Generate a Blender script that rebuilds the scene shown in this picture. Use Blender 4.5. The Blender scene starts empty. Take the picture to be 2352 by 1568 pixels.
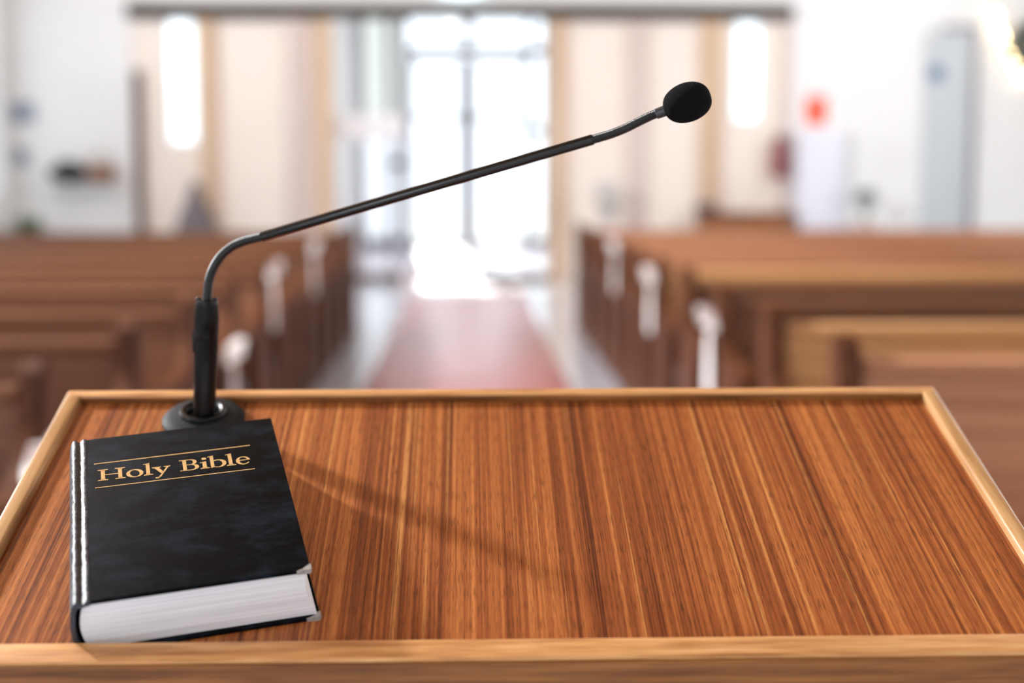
import bpy, bmesh, math, random
from mathutils import Vector, Matrix, noise

random.seed(7)
SC = bpy.context.scene
COL = SC.collection
R = math.radians

# ------------------------------------------------------------------ camera
F_PX = 3266.67
yaw = math.atan2(101, F_PX)
pitch = math.atan2(381, math.hypot(F_PX, 101))
fwd = Vector((math.sin(yaw) * math.cos(pitch), math.cos(yaw) * math.cos(pitch), -math.sin(pitch)))
right = fwd.cross(Vector((0, 0, 1))).normalized()
up = right.cross(fwd)
cam_data = bpy.data.cameras.new('camera')
cam = bpy.data.objects.new('camera', cam_data)
COL.objects.link(cam)
cam.matrix_world = Matrix(((right.x, up.x, -fwd.x, 0), (right.y, up.y, -fwd.y, 0),
                           (right.z, up.z, -fwd.z, 1.3), (0, 0, 0, 1)))
cam_data.sensor_width = 36
cam_data.lens = 50
cam_data.clip_start = 0.05
cam_data.clip_end = 300
cam_data.dof.use_dof = True
cam_data.dof.focus_distance = 1.03
cam_data.dof.aperture_fstop = 2.7
SC.camera = cam

# ------------------------------------------------------------------ light and exposure
SC.view_settings.view_transform = 'Standard'
SC.view_settings.look = 'None'
SC.view_settings.gamma = 1
SC.view_settings.use_curve_mapping = False
SC.view_settings.exposure = 0.28
SC.cycles.use_denoising = True
SC.cycles.max_bounces = 10
SC.cycles.diffuse_bounces = 6
SC.cycles.glossy_bounces = 4
SC.cycles.sample_clamp_indirect = 6

W = bpy.data.worlds.new('world')
SC.world = W
W.use_nodes = True
bg = W.node_tree.nodes['Background']
bg.inputs['Color'].default_value = (0.86, 0.93, 1.0, 1)
bg.inputs['Strength'].default_value = 2.05


def add_sun():
    d = bpy.data.lights.new('sun', 'SUN')
    d.energy = 3.0
    d.angle = R(0.8)
    d.color = (1.0, 0.97, 0.93)
    o = bpy.data.objects.new('sun', d)
    COL.objects.link(o)
    # low sun outside the entrance doors, shining down the aisle
    o.rotation_euler = Vector((0.05, -math.cos(R(26)), -math.sin(R(26)))).to_track_quat('-Z', 'Y').to_euler()


def window_light(name, loc, direction, sx, sy, power, color):
    d = bpy.data.lights.new(name, 'AREA')
    d.shape = 'RECTANGLE'
    d.size, d.size_y = sx, sy
    d.energy = power
    d.color = color
    o = bpy.data.objects.new(name, d)
    COL.objects.link(o)
    o.location = loc
    o.rotation_euler = Vector(direction).to_track_quat('-Z', 'Z').to_euler()
    return o


add_sun()
DAY = (0.95, 0.97, 1.0)
KEY_Y0, KEY_Y1, KEY_Z0, KEY_Z1 = 4.65, 5.2, 4.3, 5.3          # tall nave window that lights the lectern
LEFT_WINDOWS = [(KEY_Y0, KEY_Y1, KEY_Z0, KEY_Z1, 2300), (-2.2, -0.4, 1.6, 5.0, 90), (6.9, 8.3, 1.4, 6.0, 220),
                (13.2, 14.6, 3.0, 6.0, 330)]
RIGHT_FILL_WINDOWS = [(-1.8, 0.0, 1.6, 5.0, 40), (4.4, 5.8, 3.0, 6.0, 40), (9.0, 10.4, 3.0, 6.0, 220), (13.2, 14.6, 3.0, 6.0, 205)]  # unseen windows added in the right wall for fill light
XL, XR, YB, YF, ZC = -5.53, 7.2, 17.5, -4.0, 6.6             # side walls, back wall, wall behind the camera, ceiling
for i, (y0, y1, z0, z1, p) in enumerate(LEFT_WINDOWS):
    window_light('daylight_left', (XL - 0.05, (y0 + y1) / 2, (z0 + z1) / 2), (1, 0, 0), y1 - y0, z1 - z0, p, DAY)
for i, (y0, y1, z0, z1, p) in enumerate(RIGHT_FILL_WINDOWS):
    window_light('fill_light_right', (XR + 0.05, (y0 + y1) / 2, (z0 + z1) / 2), (-1, 0, 0), y1 - y0, z1 - z0, p, DAY)

FRONT_FILL_WINDOW = (-3.2, -1.4, 0.9, 3.1)                        # unseen window added behind the camera to light the page edges
window_light('fill_light_front', (-2.3, YF - 0.05, 2.0), (0, 1, 0), 1.8, 2.2, 36, (0.92, 0.96, 1.0))

# ------------------------------------------------------------------ helpers
def S(r, g, b):
    f = lambda c: (c / 255) / 12.92 if c / 255 <= 0.04045 else ((c / 255 + 0.055) / 1.055) ** 2.4
    return (f(r), f(g), f(b), 1)


def new_mat(name):
    m = bpy.data.materials.new(name)
    m.use_nodes = True
    nt = m.node_tree
    return m, nt, nt.nodes['Principled BSDF']


def plain(name, rgb, rough=0.6, metal=0.0, var=0.06, scale=6.0, spec=0.5, bump=0.0, coat=0.0, coat_rough=0.2):
    m, nt, b = new_mat(name)
    n = nt.nodes
    tc = n.new('ShaderNodeTexCoord')
    nz = n.new('ShaderNodeTexNoise')
    nz.inputs['Scale'].default_value = scale
    nz.inputs['Detail'].default_value = 5
    nt.links.new(tc.outputs['Object'], nz.inputs['Vector'])
    cr = n.new('ShaderNodeValToRGB')
    c = S(*rgb)
    cr.color_ramp.elements[0].position = 0.3
    cr.color_ramp.elements[1].position = 0.7
    cr.color_ramp.elements[0].color = tuple(max(0, x * (1 - var)) for x in c[:3]) + (1,)
    cr.color_ramp.elements[1].color = tuple(min(1, x * (1 + var)) for x in c[:3]) + (1,)
    nt.links.new(nz.outputs['Fac'], cr.inputs['Fac'])
    nt.links.new(cr.outputs['Color'], b.inputs['Base Color'])
    b.inputs['Roughness'].default_value = rough
    b.inputs['Metallic'].default_value = metal
    b.inputs['Specular IOR Level'].default_value = spec
    b.inputs['Coat Weight'].default_value = coat
    b.inputs['Coat Roughness'].default_value = coat_rough
    if bump:
        bp = n.new('ShaderNodeBump')
        bp.inputs['Strength'].default_value = bump
        bp.inputs['Distance'].default_value = 0.002
        nt.links.new(nz.outputs['Fac'], bp.inputs['Height'])
        nt.links.new(bp.outputs['Normal'], b.inputs['Normal'])
    return m


def glow(name, rgb, strength):
    m, nt, b = new_mat(name)
    b.inputs['Base Color'].default_value = S(*rgb)
    b.inputs['Emission Color'].default_value = S(*rgb)
    b.inputs['Emission Strength'].default_value = strength
    return m


def glass(name):
    m, nt, b = new_mat(name)
    nt.nodes.remove(b)
    out = nt.nodes['Material Output']
    tr = nt.nodes.new('ShaderNodeBsdfTransparent')
    tr.inputs['Color'].default_value = (0.97, 0.98, 0.98, 1)
    gl = nt.nodes.new('ShaderNodeBsdfGlossy')
    gl.inputs['Roughness'].default_value = 0.03
    fr = nt.nodes.new('ShaderNodeFresnel')
    fr.inputs['IOR'].default_value = 1.45
    mx = nt.nodes.new('ShaderNodeMixShader')
    ge = nt.nodes.new('ShaderNodeNewGeometry')
    ml = nt.nodes.new('ShaderNodeMath')
    ml.operation = 'MULTIPLY_ADD'                    # reflect on the outer faces only, so a thin pane never turns into a mirror
    ml.inputs[1].default_value = -1.0
    ml.inputs[2].default_value = 1.0
    m2 = nt.nodes.new('ShaderNodeMath')
    m2.operation = 'MULTIPLY'
    nt.links.new(ge.outputs['Backfacing'], ml.inputs[0])
    nt.links.new(ml.outputs[0], m2.inputs[0])
    nt.links.new(fr.outputs['Fac'], m2.inputs[1])
    nt.links.new(m2.outputs[0], mx.inputs['Fac'])
    nt.links.new(tr.outputs['BSDF'], mx.inputs[1])
    nt.links.new(gl.outputs['BSDF'], mx.inputs[2])
    nt.links.new(mx.outputs['Shader'], out.inputs['Surface'])
    return m


def wood(name, dark, mid, light, across, along, grain='x', rough=0.45, coat=0.0, pores=0.0, lines=0.0, fine=3.5, bump=0.15, streak=0.55, spec=0.3):
    """Striped timber: noise stretched along the grain axis, colours dark > mid > light, optional dark pores."""
    m, nt, b = new_mat(name)
    n, L = nt.nodes, nt.links
    tc = n.new('ShaderNodeTexCoord')

    def stretched(a, l, detail, rough_, off):
        mp = n.new('ShaderNodeMapping')
        s = {'x': (l, a, a), 'y': (a, l, a), 'z': (a, a, l)}[grain]
        mp.inputs['Scale'].default_value = s
        mp.inputs['Location'].default_value = (off, off * 0.37, off * 0.71)
        L.new(tc.outputs['Object'], mp.inputs['Vector'])
        nz = n.new('ShaderNodeTexNoise')
        nz.inputs['Scale'].default_value = 1
        nz.inputs['Detail'].default_value = detail
        nz.inputs['Roughness'].default_value = rough_
        L.new(mp.outputs['Vector'], nz.inputs['Vector'])
        return nz.outputs['Fac']
    big = stretched(across, along, 3, 0.55, 1.3)
    small = stretched(across * fine, along * 1.6, 4, 0.6, 5.1)
    mix = n.new('ShaderNodeMix')
    mix.data_type = 'FLOAT'
    mix.inputs[0].default_value = streak
    L.new(big, mix.inputs[2])
    L.new(small, mix.inputs[3])
    cr = n.new('ShaderNodeValToRGB')
    e = cr.color_ramp.elements
    e[0].position, e[0].color = 0.36, S(*dark)
    e[1].position, e[1].color = 0.64, S(*light)
    k = e.new(0.49)
    k.color = S(*mid)
    L.new(mix.outputs[0], cr.inputs['Fac'])
    colour = cr.outputs['Color']
    if lines:
        lf = stretched(330, 1.1, 2, 0.5, 14.3)
        lr = n.new('ShaderNodeValToRGB')
        lr.color_ramp.elements[0].position, lr.color_ramp.elements[0].color = 0.63, (0, 0, 0, 1)
        lr.color_ramp.elements[1].position, lr.color_ramp.elements[1].color = 0.72, (lines, lines, lines, 1)
        L.new(lf, lr.inputs['Fac'])
        lm = n.new('ShaderNodeMix')
        lm.data_type = 'RGBA'
        L.new(lr.outputs['Color'], lm.inputs[0])
        L.new(colour, lm.inputs[6])
        lm.inputs[7].default_value = S(228, 168, 96)
        colour = lm.outputs[2]
    if pores:
        pf = stretched(1300, 55, 2, 0.5, 9.7)
        pr = n.new('ShaderNodeValToRGB')
        pr.color_ramp.elements[0].position, pr.color_ramp.elements[0].color = 0.33, (1 - pores,) * 3 + (1,)
        pr.color_ramp.elements[1].position, pr.color_ramp.elements[1].color = 0.47, (1, 1, 1, 1)
        L.new(pf, pr.inputs['Fac'])
        mm = n.new('ShaderNodeMix')
        mm.data_type = 'RGBA'
        mm.blend_type = 'MULTIPLY'
        mm.inputs[0].default_value = 1
        L.new(colour, mm.inputs[6])
        L.new(pr.outputs['Color'], mm.inputs[7])
        colour = mm.outputs[2]
    L.new(colour, b.inputs['Base Color'])
    b.inputs['Roughness'].default_value = rough
    b.inputs['Coat Weight'].default_value = coat
    b.inputs['Coat Roughness'].default_value = 0.25
    b.inputs['Specular IOR Level'].default_value = spec
    if bump:
        bp = n.new('ShaderNodeBump')
        bp.inputs['Strength'].default_value = bump
        bp.inputs['Distance'].default_value = 0.0006
        L.new(small, bp.inputs['Height'])
        L.new(bp.outputs['Normal'], b.inputs['Normal'])
    return m


def box(bm, x0, x1, y0, y1, z0, z1, bevel=0.0, seg=2):
    r = bmesh.ops.create_cube(bm, size=1)
    vs = r['verts']
    for v in vs:
        v.co = Vector((x0 if v.co.x < 0 else x1, y0 if v.co.y < 0 else y1, z0 if v.co.z < 0 else z1))
    if bevel:
        es = list({e for v in vs for e in v.link_edges})
        bmesh.ops.bevel(bm, geom=es, offset=bevel, segments=seg, affect='EDGES', profile=0.5)
    return bm


def prism(bm, pts, a0, a1, axis='x'):
    """Extrude a closed 2D outline between a0 and a1 along an axis."""
    def P(p, a):
        return {'x': (a, p[0], p[1]), 'y': (p[0], a, p[1]), 'z': (p[0], p[1], a)}[axis]
    lo = [bm.verts.new(P(p, a0)) for p in pts]
    hi = [bm.verts.new(P(p, a1)) for p in pts]
    n = len(pts)
    fs = [bm.faces.new(lo), bm.faces.new(hi)]
    for i in range(n):
        fs.append(bm.faces.new((lo[i], lo[(i + 1) % n], hi[(i + 1) % n], hi[i])))
    bmesh.ops.recalc_face_normals(bm, faces=fs)
    return fs


def lathe(bm, prof, seg=48, axis=None, origin=(0, 0, 0)):
    """prof: (radius, height) pairs from bottom to top, spun round axis through origin."""
    ax = Vector(axis or (0, 0, 1)).normalized()
    t = ax.orthogonal().normalized()
    u = ax.cross(t)
    o = Vector(origin)
    rings = []
    for r, z in prof:
        if r < 1e-6:
            rings.append([bm.verts.new(o + ax * z)])
        else:
            rings.append([bm.verts.new(o + ax * z + (t * math.cos(2 * math.pi * k / seg) + u * math.sin(2 * math.pi * k / seg)) * r)
                          for k in range(seg)])
    fs = []
    for a, b in zip(rings, rings[1:]):
        for k in range(seg):
            k2 = (k + 1) % seg
            if len(a) == 1 and len(b) == 1:
                continue
            if len(a) == 1:
                fs.append(bm.faces.new((a[0], b[k2], b[k])))
            elif len(b) == 1:
                fs.append(bm.faces.new((a[k], a[k2], b[0])))
            else:
                fs.append(bm.faces.new((a[k], a[k2], b[k2], b[k])))
    if len(rings[0]) > 1:
        fs.append(bm.faces.new(list(reversed(rings[0]))))
    if len(rings[-1]) > 1:
        fs.append(bm.faces.new(rings[-1]))
    bmesh.ops.recalc_face_normals(bm, faces=fs)


def catmull(pts, n=8):
    pts = [Vector(p) for p in pts]
    P = [pts[0] * 2 - pts[1]] + pts + [pts[-1] * 2 - pts[-2]]
    out = []
    for i in range(1, len(P) - 2):
        p0, p1, p2, p3 = P[i - 1:i + 3]
        for k in range(n):
            t = k / n
            out.append(0.5 * ((2 * p1) + (p2 - p0) * t + (2 * p0 - 5 * p1 + 4 * p2 - p3) * t * t + (3 * p1 - p0 - 3 * p2 + p3) * t ** 3))
    out.append(pts[-1])
    return out


def tube(bm, path, rad, seg=20, caps=True):
    """Sweep a circle along a path; rad is a number or a list of radii."""
    path = [Vector(p) for p in path]
    n = len(path)
    rad = [rad] * n if not isinstance(rad, (list, tuple)) else rad
    T = [(path[min(i + 1, n - 1)] - path[max(i - 1, 0)]).normalized() for i in range(n)]
    nrm = T[0].orthogonal().normalized()
    rings = []
    for i in range(n):
        nrm = (nrm - T[i] * nrm.dot(T[i])).normalized()
        b = T[i].cross(nrm)
        rings.append([bm.verts.new(path[i] + (nrm * math.cos(2 * math.pi * k / seg) + b * math.sin(2 * math.pi * k / seg)) * rad[i])
                      for k in range(seg)])
    fs = []
    for a, b in zip(rings, rings[1:]):
        for k in range(seg):
            fs.append(bm.faces.new((a[k], a[(k + 1) % seg], b[(k + 1) % seg], b[k])))
    if caps:
        fs.append(bm.faces.new(list(reversed(rings[0]))))
        fs.append(bm.faces.new(rings[-1]))
    bmesh.ops.recalc_face_normals(bm, faces=fs)


def BM():
    return bmesh.new()


def obj(name, bm, mat, parent=None, smooth=True, world=None, angle=35):
    """Link a bmesh as ONE mesh object; world = matrix of the mesh frame (default: parent frame)."""
    me = bpy.data.meshes.new(name)
    bm.normal_update()
    if smooth:
        lim = R(angle)
        for f in bm.faces:
            f.smooth = True
        for e in bm.edges:
            if len(e.link_faces) == 2 and e.calc_face_angle(0) > lim:
                e.smooth = False
    bm.to_mesh(me)
    bm.free()
    if mat:
        me.materials.append(mat)
    o = bpy.data.objects.new(name, me)
    COL.objects.link(o)
    if parent:
        o.parent = parent
    if world is not None:
        o.matrix_basis = (abs_matrix(parent).inverted() @ world) if parent else world
    return o


def abs_matrix(o):
    m = o.matrix_basis.copy()
    return abs_matrix(o.parent) @ m if o.parent else m


def thing(name, label, cat, loc=(0, 0, 0), rotz=0.0, group=None, world=None):
    o = bpy.data.objects.new(name, None)
    COL.objects.link(o)
    if world is not None:
        o.matrix_basis = world
    else:
        o.location = loc
        o.rotation_euler = (0, 0, rotz)
    o.empty_display_size = 0.1
    return tag(o, label, cat, group)


def tag(o, label, cat, group=None):
    o['label'] = label
    o['category'] = cat
    if group:
        o['group'] = group
    return o


def struct(name, bm, mat, smooth=False, parent=None):
    o = obj(name, bm, mat, parent, smooth)
    if not parent:
        o['kind'] = 'structure'
    return o


def dup(root, loc=None, rotz=None, label=None, group=None, mat_swap=None):
    r = root.copy()
    COL.objects.link(r)
    if loc is not None:
        r.location = loc
    if rotz is not None:
        r.rotation_euler = (0, 0, rotz)
    if label:
        r['label'] = label
    if group:
        r['group'] = group

    def kids(src, dst):
        for ch in list(src.children):
            c = ch.copy()
            COL.objects.link(c)
            c.parent = dst
            if mat_swap and c.material_slots and c.material_slots[0].material in mat_swap:
                c.material_slots[0].link = 'OBJECT'
                c.material_slots[0].material = mat_swap[ch.material_slots[0].material]
            kids(ch, c)
    kids(root, r)
    return r


# ------------------------------------------------------------------ materials
M_WHITE = plain('white_paint', (236, 238, 238), 0.7, var=0.02, scale=1.5)
M_CEIL = wood('bounce_damping_timber', (122, 92, 66), (150, 116, 86), (172, 138, 104), 9, 0.4, 'y', 0.6)  # unseen ceiling, made brown to cut bounced light and deepen shadows
M_CEILW = plain('porch_ceiling_paint', (240, 240, 238), 0.8, var=0.02, scale=1.0)
M_CREAM = plain('cream_panel', (240, 230, 220), 0.5, var=0.02, scale=1.2)
M_MAUVE = plain('mauve_post_paint', (214, 198, 192), 0.5, var=0.03, scale=1.5)
M_TAN = wood('tan_post_timber', (192, 162, 132), (208, 180, 150), (222, 196, 168), 12, 0.8, 'z', 0.5)
M_BROWNPOST = wood('brown_post_timber', (70, 52, 42), (92, 70, 58), (112, 88, 74), 14, 0.8, 'z', 0.5)
M_BEAM = wood('dark_beam_timber', (38, 30, 24), (52, 42, 34), (68, 56, 46), 12, 0.6, 'x', 0.55)
M_FLOOR = plain('pale_floor', (206, 214, 228), 0.2, var=0.05, scale=2.0, coat=0.7)
M_PORCH = plain('porch_floor', (206, 194, 208), 0.2, var=0.05, scale=2.0, coat=0.3)
M_CARPET = plain('red_carpet', (168, 62, 62), 0.42, var=0.10, scale=30, spec=0.6, coat=0.8, coat_rough=0.36)
M_MAT = plain('glare_pale_runner', (205, 196, 205), 0.4, var=0.06, scale=25)  # base colour paled to carry the glare from the doors
M_METAL = plain('door_metal', (140, 138, 145), 0.4, metal=0.3, var=0.03)
M_DARKMETAL = plain('dark_metal', (62, 62, 68), 0.4, metal=0.4, var=0.05)
M_GLASS = glass('clear_glass')
def milk(name, c):
    m, nt, b = new_mat(name)
    nt.nodes.remove(b)
    tl = nt.nodes.new('ShaderNodeBsdfTranslucent'); tl.inputs['Color'].default_value = S(*c)
    df = nt.nodes.new('ShaderNodeBsdfDiffuse'); df.inputs['Color'].default_value = S(*c)
    mx = nt.nodes.new('ShaderNodeMixShader'); mx.inputs['Fac'].default_value = 0.35
    nt.links.new(tl.outputs['BSDF'], mx.inputs[1]); nt.links.new(df.outputs['BSDF'], mx.inputs[2])
    nt.links.new(mx.outputs['Shader'], nt.nodes['Material Output'].inputs['Surface'])
    return m


M_MILK = milk('frosted_glass', (228, 231, 229))
M_MILKLIGHT = milk('clearer_frosted_glass', (242, 245, 248))
M_GROUND = plain('outdoor_paving', (210, 208, 204), 0.8, var=0.05, scale=0.8)

# lectern woods: grain runs along local y (up the slope) on the panel and along each rim piece
M_VENEER = wood('striped_veneer', (84, 38, 18), (144, 78, 38), (190, 118, 62), 40, 0.9, 'y', 0.42, coat=0.04, pores=0.5, lines=0.45, fine=9, bump=0.1, streak=0.62, spec=0.25)
M_RIMX = wood('beech_rim_crosswise', (160, 108, 62), (200, 146, 92), (222, 174, 120), 60, 9, 'x', 0.4, coat=0.15, bump=0.1)
M_RIMY = wood('beech_rim_lengthwise', (146, 104, 62), (176, 134, 86), (200, 160, 112), 60, 5, 'y', 0.4, coat=0.15, bump=0.1)
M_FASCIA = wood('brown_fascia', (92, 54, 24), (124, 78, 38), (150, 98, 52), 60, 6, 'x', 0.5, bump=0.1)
M_BODY = wood('lectern_body_veneer', (96, 48, 24), (150, 84, 46), (190, 120, 70), 60, 1.2, 'z', 0.45)
# pew woods
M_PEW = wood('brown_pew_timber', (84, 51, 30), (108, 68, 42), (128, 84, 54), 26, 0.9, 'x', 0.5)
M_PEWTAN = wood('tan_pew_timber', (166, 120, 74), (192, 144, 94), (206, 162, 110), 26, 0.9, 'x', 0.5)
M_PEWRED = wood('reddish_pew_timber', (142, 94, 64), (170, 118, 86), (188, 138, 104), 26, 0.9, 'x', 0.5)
M_END = wood('dark_pew_end_timber', (50, 26, 14), (80, 46, 27), (110, 68, 42), 18, 1.2, 'z', 0.55, spec=0.18)
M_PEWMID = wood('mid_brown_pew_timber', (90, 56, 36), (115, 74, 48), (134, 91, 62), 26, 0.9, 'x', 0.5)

# ------------------------------------------------------------------ room shell
bm = BM(); box(bm, XL - 0.3, XR + 0.3, YF - 0.3, YB + 0.1, -0.2, 0.0)
struct('floor', bm, M_FLOOR)
PX0, PX1, PY1 = -1.9, 1.62, 24.0      # entrance porch beyond the back wall
bm = BM(); box(bm, PX0 - 0.15, PX1 + 0.15, YB + 0.1, PY1 + 0.2, -0.2, 0.1)
struct('floor_porch', bm, M_PORCH)
bm = BM(); box(bm, PX0, PX1, YB + 0.04, YB + 0.16, 0.0, 0.103, 0.012)
o = struct('trim_1', bm, M_BROWNPOST, True)          # timber riser of the porch step
bm = BM(); box(bm, XL - 0.3, XR + 0.3, YF - 0.3, YB + 0.3, ZC, ZC + 0.2)
struct('ceiling', bm, M_CEIL)
fa, fb, fc_, fd = FRONT_FILL_WINDOW
bm = BM()
box(bm, XL - 0.3, fa, YF - 0.25, YF, 0.0, ZC); box(bm, fb, XR + 0.3, YF - 0.25, YF, 0.0, ZC)
box(bm, fa, fb, YF - 0.25, YF, 0.0, fc_); box(bm, fa, fb, YF - 0.25, YF, fd, ZC)
struct('wall_front', bm, M_WHITE)


def pierced(bm, fix, span, holes, lo, hi, z0, z1):
    """Boxes of a side wall (x fixed, thickness fix) along y with window holes."""
    ys = sorted({lo, hi} | {v for h in holes for v in h[:2]})
    for a, b in zip(ys, ys[1:]):
        cut = [h for h in holes if h[0] <= a and b <= h[1]]
        z = z0
        for h in sorted(cut, key=lambda q: q[2]):
            if h[2] > z:
                box(bm, fix, span, a, b, z, h[2])
            z = h[3]
        if z < z1:
            box(bm, fix, span, a, b, z, z1)


LH = [w[:4] for w in LEFT_WINDOWS] + [(16.0, 17.2, 1.0, 3.6)]
RH = [w[:4] for w in RIGHT_FILL_WINDOWS]
bm = BM(); pierced(bm, XL - 0.25, XL, LH, YF, YB + 0.2, 0, ZC)
struct('wall_left', bm, M_WHITE)
bm = BM(); pierced(bm, XR, XR + 0.25, RH, YF, YB + 0.2, 0, ZC)
struct('wall_right', bm, M_WHITE)
M_FROST = M_GLASS
wn = 0
for X0, X1, H in ((XL - 0.16, XL - 0.1, LH), (XR + 0.1, XR + 0.16, RH)):
    for (y0, y1, z0, z1) in H:
        wn += 1
        bm = BM()
        for a in (y0, (y0 + y1) / 2 - 0.025, y1 - 0.05):
            box(bm, X0, X1, a, a + 0.05, z0, z1)
        for c in (z0, z1 - 0.05, (z0 + z1) / 2 - 0.025):
            box(bm, X0, X1, y0 + 0.05, y1 - 0.05, c, c + 0.05)
        w = struct('window_%d' % wn, bm, M_WHITE)
        bm = BM(); box(bm, (X0 + X1) / 2 - 0.003, (X0 + X1) / 2 + 0.003, y0 + 0.04, y1 - 0.04, z0 + 0.04, z1 - 0.04)
        struct('pane', bm, M_GLASS, parent=w)

# back wall: white sides and header, panelled screen between them, open middle to the porch
SZ = 3.24
bm = BM()
box(bm, XL - 0.25, -4.04, YB, YB + 0.2, 0, ZC)
box(bm, 3.92, XR + 0.25, YB, YB + 0.2, 0, ZC)
box(bm, -4.04, 3.92, YB, YB + 0.2, SZ, ZC)
struct('wall_back', bm, M_WHITE)
bm = BM(); box(bm, -4.06, 3.94, YB - 0.1, YB + 0.02, 3.175, 3.345, 0.01)
struct('trim_2', bm, M_BEAM, True)                   # dark beam over the screen


def screen(name, x0, x1, hole, posts):
    bm = BM()
    if hole:
        a, b, c, d = hole
        box(bm, x0, a, YB + 0.02, YB + 0.14, 0, SZ)
        box(bm, b, x1, YB + 0.02, YB + 0.14, 0, SZ)
        box(bm, a, b, YB + 0.02, YB + 0.14, 0, c)
        box(bm, a, b, YB + 0.02, YB + 0.14, d, SZ)
    o = struct(name, bm, M_CREAM)
    for (p0, p1, m, z0, z1) in posts:
        bm = BM(); box(bm, p0, p1, YB - 0.05, YB + 0.02, z0, z1, 0.008)
        obj('post', bm, m, o)
    return o


screen('wall_back_left_screen', -4.04, -1.63, (-3.63, -3.27, 1.68, 3.18),
       [(-4.02, -3.92, M_BROWNPOST, 0, 2.55), (-3.22, -3.02, M_TAN, 0, 3.2), (-2.2, -1.94, M_MAUVE, 0, 3.2), (-1.83, -1.63, M_TAN, 0, 3.2)])
screen('wall_back_right_screen', 1.0, 3.92, (3.25, 3.59, 1.96, 3.18),
       [(1.0, 1.2, M_TAN, 0, 3.2), (1.95, 2.18, M_MAUVE, 0, 3.2), (2.84, 3.09, M_TAN, 0, 3.2), (3.86, 3.93, M_MAUVE, 0, 3.2)])
for k, (a, b, c, d) in enumerate(((-3.63, -3.27, 1.68, 3.18), (3.25, 3.59, 1.96, 3.18))):
    bm = BM()
    box(bm, a, a + 0.03, YB + 0.05, YB + 0.1, c, d); box(bm, b - 0.03, b, YB + 0.05, YB + 0.1, c, d)
    box(bm, a, b, YB + 0.05, YB + 0.1, c, c + 0.03); box(bm, a, b, YB + 0.05, YB + 0.1, d - 0.03, d)
    w = struct('window_%d' % (wn + 1 + k), bm, M_WHITE)
    bm = BM(); box(bm, a + 0.02, b - 0.02, YB + 0.072, YB + 0.078, c + 0.02, d - 0.02)
    struct('pane', bm, M_GLASS, parent=w)

# porch
bm = BM(); box(bm, PX0 - 0.15, PX0, YB + 0.2, PY1 + 0.2, 0.1, 4.3); struct('wall_porch_left', bm, M_WHITE)
bm = BM(); box(bm, PX1, PX1 + 0.15, YB + 0.2, PY1 + 0.2, 0.1, 4.3); struct('wall_porch_right', bm, M_WHITE)
bm = BM(); box(bm, PX0 - 0.15, PX1 + 0.15, YB + 0.2, PY1 + 0.2, 4.2, 4.35); struct('ceiling_porch', bm, M_CEILW)
bm = BM()
box(bm, PX0, -1.78, PY1, PY1 + 0.2, 0.1, 4.2)
box(bm, 1.32, PX1, PY1, PY1 + 0.2, 0.1, 4.2)
box(bm, -1.78, 1.32, PY1, PY1 + 0.2, 4.02, 4.2)
struct('wall_porch_end', bm, M_WHITE)

# entrance frame: sidelights, transom, pair of glazed doors
bm = BM()
for x0, x1 in ((-1.78, -1.70), (-1.38, -1.26), (-1.10, -0.97), (0.99, 1.08), (1.26, 1.32)):
    box(bm, x0, x1, PY1 + 0.06, PY1 + 0.14, 0.1, 4.02)
box(bm, -0.10, 0.10, PY1 + 0.06, PY1 + 0.14, 3.44, 4.02)
box(bm, -0.97, 1.26, PY1 + 0.06, PY1 + 0.14, 3.28, 3.44)
box(bm, -0.97, 1.26, PY1 + 0.06, PY1 + 0.14, 3.97, 4.02)
for x0, x1 in ((-1.70, -1.38), (-1.26, -1.10), (1.08, 1.26)):
    box(bm, x0, x1, PY1 + 0.06, PY1 + 0.14, 0.1, 0.26)
    box(bm, x0, x1, PY1 + 0.06, PY1 + 0.14, 2.0, 2.12)
fr = struct('trim_3', bm, M_METAL)                   # metal frame round the entrance doors
for x0, x1, z0, z1 in ((-0.97, -0.10, 3.44, 3.97), (0.10, 1.26, 3.44, 3.97), (1.08, 1.26, 2.12, 3.24), (1.08, 1.26, 0.26, 2.0)):
    bm = BM(); box(bm, x0, x1, PY1 + 0.097, PY1 + 0.103, z0, z1)
    struct('pane', bm, M_GLASS, parent=fr)
for x0, x1 in ((-1.70, -1.38), (-1.26, -1.10)):
    for z0, z1, m in ((2.12, 4.0, M_MILK), (0.26, 2.0, M_MILKLIGHT)):
        bm = BM(); box(bm, x0, x1, PY1 + 0.097, PY1 + 0.103, z0, z1)
        struct('frosted_pane', bm, m, parent=fr)
for k, (x0, x1, hx) in enumerate(((-0.965, -0.006, -0.09), (0.006, 0.985, 0.09))):
    bm = BM()
    inner = (x0 + 0.07, x1 - 0.14) if k == 0 else (x0 + 0.14, x1 - 0.07)
    box(bm, x0, inner[0], PY1 + 0.07, PY1 + 0.12, 0.11, 3.23); box(bm, inner[1], x1, PY1 + 0.07, PY1 + 0.12, 0.11, 3.23)
    for z0, z1 in ((0.11, 0.21), (2.23, 2.31), (3.16, 3.23)):
        box(bm, inner[0], inner[1], PY1 + 0.07, PY1 + 0.12, z0, z1)
    d = struct('door_%d' % (k + 1), bm, M_METAL)
    bm = BM(); box(bm, inner[0] - 0.005, inner[1] + 0.005, PY1 + 0.092, PY1 + 0.098, 0.2, 3.17); struct('pane', bm, M_GLASS, parent=d)
    bm = BM(); box(bm, min(hx, hx * 0.2), max(hx, hx * 0.2), PY1 + 0.02, PY1 + 0.07, 2.14, 2.36, 0.008); struct('door_lock', bm, M_BROWNPOST, parent=d)
bm = BM(); box(bm, -14, 14, PY1 + 0.2, 60, -0.25, 0.02)
struct('ground', bm, M_GROUND)

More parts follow.
